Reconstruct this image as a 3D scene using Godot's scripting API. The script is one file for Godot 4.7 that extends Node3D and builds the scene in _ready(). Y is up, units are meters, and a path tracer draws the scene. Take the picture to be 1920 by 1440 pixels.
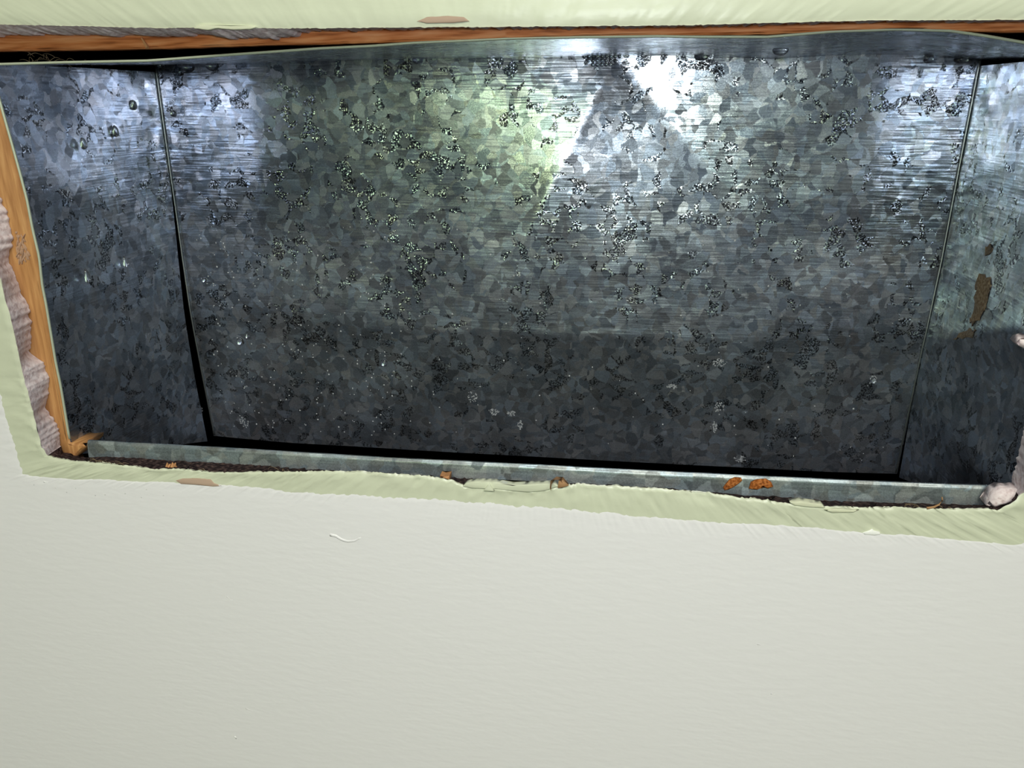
extends Node3D
# A hole cut through a painted plaster wall, with a galvanized sheet metal duct behind it.
# Axes: x right, y up (0 at the duct's front lip), z towards the room (0 at the duct's front edge). Lists of outlines are in millimetres.

const DEPTH := 0.0922      # duct front edge to back panel
const FACE := 0.012        # room face of the plaster
var rng := RandomNumberGenerator.new()
var grain := FastNoiseLite.new()
var M := {}

# ---------------------------------------------------------------- helpers
func pts(mm: Array) -> PackedVector2Array:
	var o := PackedVector2Array()
	for i in range(0, mm.size(), 2):
		o.append(Vector2(mm[i], mm[i + 1]) * 0.001)
	return o

func start(smooth := true) -> SurfaceTool:
	var st := SurfaceTool.new()
	st.begin(Mesh.PRIMITIVE_TRIANGLES)
	st.set_smooth_group(0 if smooth else -1)
	return st

func tri(st: SurfaceTool, a: Vector3, b: Vector3, c: Vector3, out: Vector3) -> void:
	var n := (c - a).cross(b - a)
	if n.length_squared() < 1e-22:
		return
	if n.dot(out) < 0.0:
		var k := b
		b = c
		c = k
	for v in [a, b, c]:
		st.set_uv(Vector2(v.x + 0.3 * v.z, v.y + 0.7 * v.z))
		st.add_vertex(v)

func quad(st: SurfaceTool, a: Vector3, b: Vector3, c: Vector3, d: Vector3, out: Vector3) -> void:
	tri(st, a, b, c, out)
	tri(st, a, c, d, out)

func obj(called: String, st: SurfaceTool, m: Material, parent: Node = self) -> MeshInstance3D:
	st.generate_normals()
	var o := MeshInstance3D.new()
	o.name = called
	o.mesh = st.commit()
	o.material_override = m
	parent.add_child(o, true)
	return o

func tag(o: Node, label: String, category := "", group := "", kind := "") -> Node:
	if label: o.set_meta("label", label)
	if category: o.set_meta("category", category)
	if group: o.set_meta("group", group)
	if kind: o.set_meta("kind", kind)
	return o

func base(called: String, at := Vector3.ZERO) -> Node3D:
	var o := Node3D.new()
	o.name = called
	o.position = at
	add_child(o, true)
	return o

# a sheet with thickness: f(u, v) is its seen face, away points to its hidden side
func sheet(st: SurfaceTool, f: Callable, us: PackedFloat32Array, vs: PackedFloat32Array, away: Vector3) -> void:
	var g := []
	for u in us:
		var row := PackedVector3Array()
		for v in vs:
			row.append(f.call(u, v))
		g.append(row)
	var nu := us.size()
	var nv := vs.size()
	for layer in 2:
		st.set_smooth_group(layer)
		var off := away * layer
		var out := -away if layer == 0 else away
		for i in nu - 1:
			for j in nv - 1:
				quad(st, g[i][j] + off, g[i + 1][j] + off, g[i + 1][j + 1] + off, g[i][j + 1] + off, out)
	st.set_smooth_group(-1)
	for i in nu - 1:
		quad(st, g[i][0], g[i + 1][0], g[i + 1][0] + away, g[i][0] + away, g[i][0] - g[i][1])
		quad(st, g[i][nv - 1], g[i + 1][nv - 1], g[i + 1][nv - 1] + away, g[i][nv - 1] + away, g[i][nv - 1] - g[i][nv - 2])
	for j in nv - 1:
		quad(st, g[0][j], g[0][j + 1], g[0][j + 1] + away, g[0][j] + away, g[0][j] - g[1][j])
		quad(st, g[nu - 1][j], g[nu - 1][j + 1], g[nu - 1][j + 1] + away, g[nu - 1][j] + away, g[nu - 1][j] - g[nu - 2][j])

func span(a: float, b: float, n: int) -> PackedFloat32Array:
	var o := PackedFloat32Array()
	for i in n + 1:
		o.append(lerpf(a, b, float(i) / n))
	return o

# y of a polyline that runs from left to right
func along(line: PackedVector2Array, x: float) -> float:
	if x <= line[0].x: return line[0].y
	for i in line.size() - 1:
		if x <= line[i + 1].x:
			return lerpf(line[i].y, line[i + 1].y, (x - line[i].x) / maxf(line[i + 1].x - line[i].x, 1e-6))
	return line[line.size() - 1].y

func swapped(line: PackedVector2Array) -> PackedVector2Array:
	var o := PackedVector2Array()
	for q in line: o.append(Vector2(q.y, q.x))
	return o

# a flat piece cut to an outline, with a rounded rim: outline lies in x and y, from z0 (hidden) to z1 (seen)
func plate(st: SurfaceTool, outline: PackedVector2Array, z0: float, z1: float, round_ := 0.0) -> void:
	var o := outline
	if Geometry2D.is_polygon_clockwise(o):
		o = o.duplicate()
		o.reverse()
	var inner := o
	if round_ > 0.0:
		var c := Geometry2D.offset_polygon(o, -round_)
		if c.size() == 1:
			inner = c[0]
		else:
			round_ = 0.0
	var t := Geometry2D.triangulate_polygon(inner)
	for i in range(0, t.size(), 3):
		tri(st, v3(inner[t[i]], z1), v3(inner[t[i + 1]], z1), v3(inner[t[i + 2]], z1), Vector3.BACK)
	t = Geometry2D.triangulate_polygon(o)
	for i in range(0, t.size(), 3):
		tri(st, v3(o[t[i]], z0), v3(o[t[i + 1]], z0), v3(o[t[i + 2]], z0), Vector3.FORWARD)
	var rim := z1 - round_ * 0.8
	for i in o.size():
		var a := o[i]
		var b := o[(i + 1) % o.size()]
		var n := Vector3((b - a).y, -(b - a).x, 0)
		quad(st, v3(a, z0), v3(b, z0), v3(b, rim), v3(a, rim), n)
	if round_ > 0.0:
		for i in inner.size():   # the bevel: every inner point joined to the nearest outer one
			var a := inner[i]
			var b := inner[(i + 1) % inner.size()]
			var p := nearest(o, a)
			var q := nearest(o, b)
			quad(st, v3(a, z1), v3(b, z1), v3(q, rim), v3(p, rim), Vector3((b - a).y, -(b - a).x, (b - a).length()))

func nearest(o: PackedVector2Array, a: Vector2) -> Vector2:
	var best := o[0]
	for q in o:
		if q.distance_squared_to(a) < best.distance_squared_to(a): best = q
	return best

func v3(p: Vector2, z: float) -> Vector3:
	return Vector3(p.x, p.y, z)

# points set every step along a closed or open line
func resample(line: PackedVector2Array, step: float, closed := true) -> PackedVector2Array:
	var o := PackedVector2Array()
	var n := line.size() if closed else line.size() - 1
	for i in n:
		var a := line[i]
		var b := line[(i + 1) % line.size()]
		var k := maxi(1, int(a.distance_to(b) / step))
		for j in k:
			o.append(a.lerp(b, float(j) / k))
	if not closed: o.append(line[line.size() - 1])
	return o

# where the ray from c towards p leaves a loop
func ray_out(loop: PackedVector2Array, c: Vector2, p: Vector2) -> Vector2:
	var far := c + (p - c).normalized() * 5.0
	var best := p
	var d := -1.0
	for i in loop.size():
		var h = Geometry2D.segment_intersects_segment(c, far, loop[i], loop[(i + 1) % loop.size()])
		if h != null and c.distance_to(h) > d:
			d = c.distance_to(h)
			best = h
	return best

func wob(x: float, y: float, f: float, seed_ := 0.0) -> float:
	return grain.get_noise_3d(x * f, y * f, seed_ * 37.0)

func box(st: SurfaceTool, lo: Vector3, hi: Vector3) -> void:
	var c := [Vector3(lo.x, lo.y, lo.z), Vector3(hi.x, lo.y, lo.z), Vector3(hi.x, hi.y, lo.z), Vector3(lo.x, hi.y, lo.z), Vector3(lo.x, lo.y, hi.z), Vector3(hi.x, lo.y, hi.z), Vector3(hi.x, hi.y, hi.z), Vector3(lo.x, hi.y, hi.z)]
	for f in [[0, 1, 2, 3, Vector3.FORWARD], [4, 5, 6, 7, Vector3.BACK], [0, 1, 5, 4, Vector3.DOWN], [3, 2, 6, 7, Vector3.UP], [0, 3, 7, 4, Vector3.LEFT], [1, 2, 6, 5, Vector3.RIGHT]]:
		quad(st, c[f[0]], c[f[1]], c[f[2]], c[f[3]], f[4])

# a tube along points, thick at the start and thin at the end
func tube(st: SurfaceTool, line: PackedVector3Array, r0: float, r1: float, sides := 6) -> void:
	var rings := []
	for i in line.size():
		var d := (line[mini(i + 1, line.size() - 1)] - line[maxi(i - 1, 0)]).normalized()
		var s := d.cross(Vector3.UP if absf(d.y) < 0.9 else Vector3.RIGHT).normalized()
		var t := d.cross(s)
		var r := lerpf(r0, r1, float(i) / (line.size() - 1))
		var ring := PackedVector3Array()
		for k in sides:
			var a := TAU * k / sides
			ring.append(line[i] + (s * cos(a) + t * sin(a)) * r)
		rings.append(ring)
	for i in line.size() - 1:
		for k in sides:
			var l := (k + 1) % sides
			quad(st, rings[i][k], rings[i][l], rings[i + 1][l], rings[i + 1][k], rings[i][k] - line[i] + rings[i][l] - line[i])
	for k in range(1, sides - 1):
		tri(st, rings[0][0], rings[0][k], rings[0][k + 1], line[0] - line[1])
		var z: int = line.size() - 1
		tri(st, rings[z][0], rings[z][k], rings[z][k + 1], line[z] - line[z - 1])

# a drop with its flat side on a surface: normal n, long axis l
func dome(st: SurfaceTool, at: Vector3, n: Vector3, l: Vector3, rl: float, rs: float, h: float, heavy := 0.0) -> void:
	var s := n.cross(l).normalized()
	var rings := []
	var R := 7
	var K := 18
	for i in R + 1:
		var a := PI * 0.5 * i / R
		var ring := PackedVector3Array()
		for k in K:
			var b := TAU * k / K
			var fat := 1.0 - heavy * cos(b) * 0.35
			ring.append(at + (l * cos(b) * rl + s * sin(b) * rs * fat) * cos(a) + n * (sin(a) * h * (1.0 - heavy * cos(b) * cos(a) * 0.5)))
		rings.append(ring)
	for i in R:
		for k in K:
			var m := (k + 1) % K
			quad(st, rings[i][k], rings[i][m], rings[i + 1][m], rings[i + 1][k], rings[i][k] - at + n * h * 0.3 * i)
	for k in range(1, K - 1):
		tri(st, rings[0][0], rings[0][k], rings[0][k + 1], -n)

# ---------------------------------------------------------------- materials
func noise_image(side: int, kind: int, f: float, seed_: int, warp := 0.0, warp_f := 0.0, octaves := 1, rx := 1.0) -> PackedByteArray:
	var n := FastNoiseLite.new()
	n.noise_type = kind as FastNoiseLite.NoiseType
	n.seed = seed_
	n.frequency = f
	n.fractal_type = FastNoiseLite.FRACTAL_NONE if octaves == 1 else FastNoiseLite.FRACTAL_FBM
	n.fractal_octaves = octaves
	if kind == FastNoiseLite.TYPE_CELLULAR:
		n.cellular_return_type = FastNoiseLite.RETURN_CELL_VALUE
		n.cellular_distance_function = FastNoiseLite.DISTANCE_MANHATTAN
		n.cellular_jitter = 1.1
	if warp > 0.0:
		n.domain_warp_enabled = true
		n.domain_warp_type = FastNoiseLite.DOMAIN_WARP_BASIC_GRID
		n.domain_warp_amplitude = warp
		n.domain_warp_frequency = warp_f
		n.domain_warp_fractal_type = FastNoiseLite.DOMAIN_WARP_FRACTAL_NONE
	var w := int(side / rx)
	var im := n.get_image(w, side, false, false, false) if rx == 1.0 else n.get_seamless_image(w, side, false, false, 0.1, false)
	if rx != 1.0: im.resize(side, side, Image.INTERPOLATE_CUBIC)
	im.convert(Image.FORMAT_L8)
	return im.get_data()

func tex(data: PackedByteArray, side: int, format := Image.FORMAT_RGB8) -> ImageTexture:
	return ImageTexture.create_from_image(Image.create_from_data(side, side, false, format, data))

# zinc spangle: every crystal has its own tone, polish and tilt; some are frosted with fine glitter; brush marks run along the sheet
func spangle(S: int, frost: bool) -> Array:
	var big := noise_image(S, FastNoiseLite.TYPE_CELLULAR, 0.040, 5, 9.0, 0.06)
	var small := noise_image(S, FastNoiseLite.TYPE_CELLULAR, 0.047, 9, 9.0, 0.05)
	var dust := noise_image(S, FastNoiseLite.TYPE_SIMPLEX, 0.004, 3, 0.0, 0.0, 4)
	var streak := noise_image(S, FastNoiseLite.TYPE_SIMPLEX, 0.25, 8, 0.0, 0.0, 2, 24.0)
	var patch := noise_image(S, FastNoiseLite.TYPE_SIMPLEX, 0.006, 61, 0.0, 0.0, 2)
	var tone := PackedFloat32Array()
	var tx := PackedFloat32Array()
	var ty := PackedFloat32Array()
	var kind := PackedByteArray()
	for i in 256:
		tone.append(rng.randf())
		tx.append(rng.randfn(0.0, 1.0))
		ty.append(rng.randfn(0.0, 1.0))
		kind.append(0 if rng.randf() < 0.72 else 1)
	var hash_ := PackedByteArray()
	for i in 65536: hash_.append(rng.randi() & 255)
	var al := PackedByteArray()
	var ro := PackedByteArray()
	var no := PackedByteArray()
	al.resize(S * S * 3)
	ro.resize(S * S)
	no.resize(S * S * 3)
	var N := S * S
	for i in N:
		var b := big[i]
		var k := kind[b]
		var s := small[i]
		var id := (b * 7 + s * 13 + ((b * s) >> 3)) & 255
		k = kind[id]
		var t := tone[id]
		var nx := tx[id] * TILT
		var ny := ty[id] * TILT
		var r := 92.0 + 46.0 * tone[255 - id]
		if frost and k == 1 and patch[i] > 118 + (tone[255 - id] - 0.5) * 60.0:      # frosted crystal: fine glitter
			var o := ((i / S) >> 1) * 391 + ((i % S) >> 1) * 7
			var h := hash_[o & 65535]
			var h2 := hash_[(o * 3 + 1000) & 65535]
			nx += (h - 127.5) * 0.0012
			ny += (h2 - 127.5) * 0.0012
			t = t * 0.5 + (-1.3 if h2 < 90 else (h - 128.0) * 0.003)
		ny += (streak[i] - 127.5) * 0.0007
		nx += (hash_[(i * 3 + 77) & 65535] - 127.5) * 0.0002
		var d := (dust[i] - 127.5) / 255.0
		var l := 0.60 + 0.24 * t + 0.16 * d + (hash_[(i * 5 + 9) & 65535] - 127.5) * 0.0006
		var cool := (tone[(id + 77) & 255] - 0.4) * 0.06
		var j := i * 3
		al[j] = int(clampf(l * (0.95 - cool), 0, 1) * 255)
		al[j + 1] = int(clampf(l * 0.98, 0, 1) * 255)
		al[j + 2] = int(clampf(l * (1.035 + cool), 0, 1) * 255)
		ro[i] = int(clampf(r + 50.0 * d, 20, 255))
		no[j] = int(clampf(127.5 + nx * 127.5, 0, 255))
		no[j + 1] = int(clampf(127.5 + ny * 127.5, 0, 255))
		no[j + 2] = 252
	return [tex(al, S), tex(ro, S, Image.FORMAT_L8), tex(no, S)]

const TILT := 0.014

func solid(c: Color, rough := 0.7, spec := 0.4) -> StandardMaterial3D:
	var m := StandardMaterial3D.new()
	m.albedo_color = c
	m.roughness = rough
	m.metallic_specular = spec
	return m

func tri_map(m: StandardMaterial3D, scale: Vector3) -> StandardMaterial3D:
	m.uv1_triplanar = true
	m.uv1_scale = scale
	m.uv1_triplanar_sharpness = 8.0
	return m

func toned(data: PackedByteArray, side: int, stops: Array) -> ImageTexture:
	var g := Gradient.new()
	g.offsets = PackedFloat32Array(stops.map(func(s): return s[0]))
	g.colors = PackedColorArray(stops.map(func(s): return s[1]))
	var lut := []
	for i in 256: lut.append(g.sample(i / 255.0))
	var out := PackedByteArray()
	out.resize(side * side * 3)
	for i in side * side:
		var c: Color = lut[data[i]]
		out[i * 3] = c.r8
		out[i * 3 + 1] = c.g8
		out[i * 3 + 2] = c.b8
	return tex(out, side)

func make_materials() -> void:
	var sp := spangle(1536, true)
	var sp2 := spangle(768, false)
	var z := tri_map(StandardMaterial3D.new(), Vector3.ONE * 2.75)
	z.uv1_offset = Vector3.ONE * 0.5
	z.albedo_texture = sp[0]
	z.roughness_texture = sp[1]
	z.roughness_texture_channel = BaseMaterial3D.TEXTURE_CHANNEL_RED
	z.roughness = 0.56
	z.normal_enabled = true
	z.normal_texture = sp[2]
	z.normal_scale = 1.0
	z.metallic = 0.9
	z.metallic_specular = 0.5
	M.zinc = z
	var zf: StandardMaterial3D = z.duplicate()
	zf.metallic = 0.6
	zf.albedo_texture = sp2[0]
	zf.roughness_texture = sp2[1]
	zf.normal_texture = sp2[2]
	zf.uv1_scale = Vector3.ONE * 4.0
	zf.roughness = 1.0
	zf.albedo_color = Color(0.8, 0.82, 0.78)
	M.zinc_dull = zf
	var seam: StandardMaterial3D = solid(Color(0.72, 0.74, 0.73), 0.4)
	seam.metallic = 1.0
	M.seam = seam
	M.edge = solid(Color8(186, 194, 172), 0.5)  # pale tone stands for the light that the cut edges catch
	M.edge.metallic = 0.3

	var S := 512
	var roll := noise_image(S, FastNoiseLite.TYPE_SIMPLEX, 0.05, 21, 0.0, 0.0, 4, 3.0)
	var rollt := tex(roll, S, Image.FORMAT_L8)
	var w := tri_map(solid(Color8(229, 227, 227), 0.42, 0.45), Vector3.ONE * 9.0)
	w.heightmap_enabled = true
	w.heightmap_texture = rollt
	w.heightmap_scale = 0.007
	M.white = w
	var brush := tex(noise_image(S, FastNoiseLite.TYPE_SIMPLEX, 0.03, 33, 0.0, 0.0, 4, 2.0), S, Image.FORMAT_L8)
	var gr := tri_map(solid(Color8(203, 207, 182), 0.36, 0.5), Vector3.ONE * 9.0)
	gr.heightmap_enabled = true
	gr.heightmap_texture = brush
	gr.heightmap_scale = 0.008
	M.green = gr
	var crumb := noise_image(S, FastNoiseLite.TYPE_SIMPLEX, 0.03, 41, 0.0, 0.0, 5)
	var pk := tri_map(solid(Color.WHITE, 0.95, 0.2), Vector3.ONE * 22.0)
	pk.albedo_texture = toned(crumb, S, [[0.0, Color8(186, 164, 162)], [0.4, Color8(222, 206, 205)], [0.7, Color8(232, 219, 218)], [1.0, Color8(242, 234, 232)]])
	pk.heightmap_enabled = true
	pk.heightmap_texture = tex(crumb, S, Image.FORMAT_L8)
	pk.heightmap_scale = 0.018
	M.gypsum = pk
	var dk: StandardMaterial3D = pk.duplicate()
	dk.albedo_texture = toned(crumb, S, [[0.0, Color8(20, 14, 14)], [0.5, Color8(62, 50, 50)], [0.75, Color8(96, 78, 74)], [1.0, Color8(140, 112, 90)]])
	M.dark_gypsum = dk  # dark brown tones for the plaster edge in the gap
	var ring := noise_image(S, FastNoiseLite.TYPE_SIMPLEX, 0.03, 51, 30.0, 0.01, 4)
	for spec in [["wood_header", Vector3(2.2, 30.0, 30.0), [[0.0, Color8(124, 66, 30)], [0.35, Color8(188, 112, 62)], [0.6, Color8(206, 134, 84)], [1.0, Color8(222, 164, 118)]]], ["wood_stud", Vector3(26.0, 2.6, 26.0), [[0.0, Color8(150, 102, 58)], [0.35, Color8(170, 121, 74)], [0.6, Color8(180, 130, 80)], [1.0, Color8(198, 152, 100)]]]]:
		var m := solid(Color.WHITE, 0.62, 0.35)
		m.uv1_scale = spec[1]
		m.albedo_texture = toned(ring, S, spec[2])
		m.heightmap_enabled = true
		m.heightmap_texture = tex(ring, S, Image.FORMAT_L8)
		m.heightmap_scale = 0.008
		M[spec[0]] = m
	var ru := tri_map(solid(Color.WHITE, 0.9, 0.2), Vector3.ONE * 40.0)
	ru.albedo_texture = toned(crumb, S, [[0.0, Color8(74, 40, 18)], [0.45, Color8(150, 86, 40)], [1.0, Color8(196, 132, 78)]])
	M.rust = ru
	M.rust_dark = tri_map(solid(Color.WHITE, 0.7), Vector3.ONE * 40.0)
	M.rust_dark.albedo_texture = toned(crumb, S, [[0.0, Color8(84, 68, 50)], [0.5, Color8(122, 104, 80)], [1.0, Color8(150, 142, 124)]])
	M.rust_dark.metallic = 0.45
	M.mineral = tri_map(solid(Color.WHITE, 0.9, 0.2), Vector3.ONE * 60.0)
	M.mineral.albedo_texture = toned(crumb, S, [[0.0, Color8(90, 94, 98)], [0.5, Color8(140, 144, 148)], [1.0, Color8(190, 192, 196)]])
	M.speck = solid(Color8(170, 174, 176), 0.6)
	M.paper = solid(Color8(164, 126, 88), 0.8)
	M.chip = solid(Color8(190, 138, 92), 0.75)
	M.fluff = solid(Color8(112, 96, 76), 0.95)
	M.bare = solid(Color8(176, 152, 132), 0.85)
	M.knot = solid(Color8(172, 138, 112), 0.85)
	M.flake = solid(Color8(206, 208, 180), 0.5)
	M.whiteflake = solid(Color8(240, 240, 234), 0.5)
	var wa := StandardMaterial3D.new()
	wa.albedo_color = Color(0.97, 0.98, 1.0, 0.02)
	wa.transparency = BaseMaterial3D.TRANSPARENCY_ALPHA
	wa.roughness = 0.0
	wa.refraction_enabled = true
	wa.refraction_scale = 0.033
	M.water = wa
	M.room = solid(Color8(98, 105, 116), 0.8)  # unseen walls, toned for their reflection in the duct metal
	M.floor = solid(Color8(58, 46, 36), 0.5)
	M.ceiling = solid(Color8(150, 150, 146), 0.9)

# ---------------------------------------------------------------- the scene
func _ready() -> void:
	rng.seed = 11
	grain.seed = 4
	grain.frequency = 1.0
	grain.fractal_type = FastNoiseLite.FRACTAL_FBM
	grain.fractal_octaves = 3

	var cam := Camera3D.new()
	cam.name = "camera"
	cam.fov = 51.3814
	cam.near = 0.01
	cam.transform = Transform3D(Basis(Vector3(0.991231, -0.001899, -0.132126), Vector3(-0.042316, 0.942679, -0.331008), Vector3(0.125181, 0.333697, 0.934332)), Vector3(0.03824, 0.12987, 0.27494))
	add_child(cam)
	cam.current = true
	var we := WorldEnvironment.new()
	we.name = "environment"
	var e := Environment.new()
	e.background_mode = Environment.BG_COLOR
	e.background_color = Color.BLACK
	e.tonemap_mode = Environment.TONE_MAPPER_LINEAR
	e.tonemap_exposure = 1.0
	e.sdfgi_enabled = true
	e.ssao_enabled = true
	e.ssil_enabled = true
	we.environment = e
	add_child(we)
	# the flash, just above the lens
	var flash := OmniLight3D.new()
	flash.name = "camera_flash"
	flash.position = Vector3(0.03824, 0.12987, 0.27494) + Vector3(-0.004, 0.022, 0.0)
	flash.light_color = Color(0.95, 0.97, 1.0)
	flash.light_energy = FLASH
	flash.light_size = 0.005
	flash.omni_range = 6.0
	flash.omni_attenuation = 2.0
	flash.shadow_enabled = true
	add_child(flash)
	# out of view: a ceiling lamp to light the wall, a window for the green reflection
	var lamp := AreaLight3D.new()
	lamp.name = "unseen_ceiling_light"
	lamp.area_size = Vector2(1.1, 0.5)
	lamp.position = Vector3(0.25, 1.17, 1.5)
	lamp.rotation_degrees.x = -90.0
	lamp.light_color = Color(1.0, 0.99, 0.95)
	lamp.light_energy = UNSEEN_LAMP
	lamp.area_range = 6.0
	lamp.area_attenuation = 2.0
	lamp.shadow_enabled = true
	add_child(lamp)
	var win := AreaLight3D.new()
	win.name = "unseen_window_light"
	win.area_size = Vector2(0.6, 0.8)
	win.position = Vector3(-0.2, 0.4, 2.16)
	win.light_color = Color(0.88, 1.0, 0.7)
	win.light_energy = UNSEEN_WINDOW
	win.area_range = 6.0
	win.area_attenuation = 2.0
	win.shadow_enabled = true
	add_child(win)

	make_materials()
	room()
	var hole := wall()
	wood()
	duct()
	water()
	debris()

const FLASH := 0.03
const UNSEEN_LAMP := 3.7
const UNSEEN_WINDOW := 0.2

func room() -> void:
	for r in [["floor", Vector3(-1.6, -1.34, 0.0), Vector3(1.6, -1.3, 2.3), "floor"], ["ceiling", Vector3(-1.6, 1.2, 0.0), Vector3(1.6, 1.24, 2.3), "ceiling"], ["wall_left", Vector3(-1.64, -1.34, 0.0), Vector3(-1.6, 1.24, 2.3), "room"], ["wall_right", Vector3(1.6, -1.34, 0.0), Vector3(1.64, 1.24, 2.3), "room"], ["wall_rear", Vector3(-1.64, -1.34, 2.2), Vector3(1.64, 1.24, 2.24), "room"]]:
		var st := start(false)
		box(st, r[1], r[2])
		tag(obj(r[0], st, M[r[3]]), "unseen plain painted " + r[0].get_slice("_", 0) + " of the room behind the camera", r[0].get_slice("_", 0), "", "structure")
	for g in [["unseen_ceiling_lamp", Vector3(-0.3, 1.18, 1.25), Vector3(0.8, 1.2, 1.75), Color(1.0, 0.99, 0.95), 2.0], ["window_1", Vector3(-0.5, 0.0, 2.17), Vector3(0.1, 0.8, 2.2), Color(0.88, 1.0, 0.7), GLOW]]:  # unseen glowing panels: one lights the wall, one reflects green in the metal
		var st := start(false)
		box(st, g[1], g[2])
		var m := solid(Color(0.8, 0.8, 0.8))
		m.emission_enabled = true
		m.emission = g[3]
		m.emission_energy_multiplier = g[4]
		tag(obj(g[0], st, m), "unseen bright panel that lights the room from behind the camera", "lamp" if g[0] == "unseen_ceiling_lamp" else "window", "", "structure")

const GLOW := 2.2

# plaster board with the hole, a band of old sage paint round it, white paint beyond
func wall() -> PackedVector2Array:
	var w := base("wall_front")
	tag(w, "white painted plaster wall with a ragged hole edged in sage green", "wall", "", "structure")
	var hole := pts([-167.1, 154.1, -155.7, 153.8, -138.7, 153.3, -122.0, 152.7, -111.0, 152.4, -99.2, 152.3, -78.6, 151.9, -61.0, 151.7, -40.3, 151.6, -23.3, 151.5, 3.2, 151.3, 25.9, 151.2, 41.8, 151.1, 57.4, 151.1, 78.8, 151.4, 96.7, 151.6, 111.4, 151.6, 125.9, 151.5, 148.6, 151.3])
	hole.append_array(pts([184.0, 149.5, 181.0, 100.0, 178.5, 50.0, 177.5, 6.0]))
	hole.append_array(pts([177.7, 4.6, 176.6, 3.5, 174.3, 0.3, 170.6, -2.6, 167.1, -2.2, 156.9, -3.0, 141.3, -3.6, 130.7, -4.2, 116.6, -5.1, 105.7, -5.0, 94.6, -3.7, 87.2, -3.5, 74.1, -2.3, 59.0, -1.8, 41.9, -1.6, 27.5, -1.7, 22.6, -2.7, 10.9, -5.6, 2.9, -5.5, -9.1, -5.2, -15.1, -5.3, -19.1, -3.4, -29.2, -2.0, -45.6, -1.7, -66.5, -2.4, -79.2, -3.2, -96.5, -4.5, -103.1, -5.1, -114.1, -5.8, -129.5, -5.3, -138.5, -5.9, -149.5, -5.0, -163.1, -4.6, -174.5, -4.4, -181.2, -3.4, -183.8, -2.8, -185.4, 0.6, -185.9, 11.9, -186.4, 23.1, -186.8, 27.4, -186.8, 38.2, -186.8, 47.7, -186.9, 53.9, -187.5, 61.1, -187.5, 68.1]))
	hole.append_array(pts([-212.0, 152.0]))
	var torn := pts([-172.5, 151.7, -168.5, 152.1, -161.8, 151.2, -158.7, 152.0, -154.8, 151.8, -147.1, 151.2, -139.4, 151.5, -132.8, 150.7, -126.1, 151.2, -118.5, 150.7, -109.2, 150.6, -102.6, 151.2, -96.2, 150.5, -90.8, 149.5, -87.0, 149.9, -81.6, 149.8, -78.0, 149.5, -69.8, 149.9, -67.0, 151.1, -63.7, 151.7, -42.1, 151.9, -24.7, 151.8, 2.4, 151.7, 25.6, 151.5, 41.8, 151.5, 57.8, 151.4, 79.7, 151.7, 98.1, 151.9, 113.1, 152.0, 127.9, 151.8, 151.2, 151.6])
	torn.append_array(pts([183.0, 149.0, 180.5, 100.0, 179.0, 50.0, 178.5, 2.0]))
	torn.append_array(pts([180.6, -3.6, 170.4, -6.2, 145.2, -7.1, 119.5, -8.0, 96.7, -7.5, 75.6, -7.8, 59.9, -6.6, 42.0, -6.7, 30.0, -7.0, 1.5, -7.7, -21.5, -7.4, -53.4, -7.3, -75.2, -7.5, -101.8, -7.0, -115.3, -6.9, -135.9, -7.2, -154.4, -6.8, -166.2, -7.0, -175.8, -8.1]))
	torn.append_array(pts([-184.8, -6.2, -186.2, -3.9, -185.4, 2.1, -185.4, 5.6, -186.9, 9.7, -189.0, 12.9, -186.9, 19.4, -185.0, 24.0, -184.7, 27.4, -185.9, 30.7, -185.9, 32.9, -188.5, 34.6, -190.9, 37.1, -189.2, 41.6, -187.8, 48.1, -187.9, 52.4, -186.9, 54.9, -187.9, 57.7, -189.2, 61.8, -190.2, 67.0, -190.6, 70.0, -191.8, 72.7, -191.1, 75.5, -188.8, 78.8, -187.6, 83.2, -187.8, 86.2, -187.7, 92.1, -189.1, 93.4, -189.0, 95.9]))
	torn.append_array(pts([-199.0, 110.0, -201.0, 148.0]))
	var rim := pts([-236.0, 186.0, 210.0, 186.0, 207.0, 100.0, 202.0, 20.0])
	rim.append_array(pts([181.4, -14.3, 178.2, -15.6, 173.0, -15.2, 160.7, -14.8, 142.9, -14.3, 128.6, -14.5, 110.3, -13.5, 95.6, -13.7, 75.0, -14.1, 59.8, -13.4, 44.3, -13.2, 20.8, -12.4, 2.9, -12.6, -21.4, -12.0, -37.9, -12.0, -54.6, -12.0, -71.6, -12.4, -84.4, -12.1, -97.3, -11.1, -114.8, -11.3, -130.4, -11.2, -150.8, -12.0, -164.5, -11.9, -176.2, -12.9, -185.4, -12.3, -192.4, -12.3, -196.5, -11.8, -197.1, -7.1, -197.6, 1.0, -198.2, 11.3, -198.6, 21.4]))
	var c := Vector2(0.0, 0.07)
	var loop := resample(hole, 0.0007)
	var n := loop.size()
	for i in n:   # the broken edge
		var q := loop[i]
		var rag := 0.0005 if q.y < 0.03 else 0.00022
		var out := (q - c).normalized()
		loop[i] = q + out * wob(q.x, q.y, 260.0) * rag + Vector2(0, 1) * wob(q.x, q.y, 900.0, 2.0) * rag
	var edge := PackedVector2Array()
	var inner := PackedVector2Array()
	var turn := PackedFloat32Array()   # directions that only go round one way
	for i in n:
		var th := (loop[i] - c).angle()
		if i > 0:
			while th > turn[i - 1] + PI: th -= TAU
			while th < turn[i - 1] - PI: th += TAU
			th = minf(th, turn[i - 1] - 2e-5)
		turn.append(th)
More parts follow.
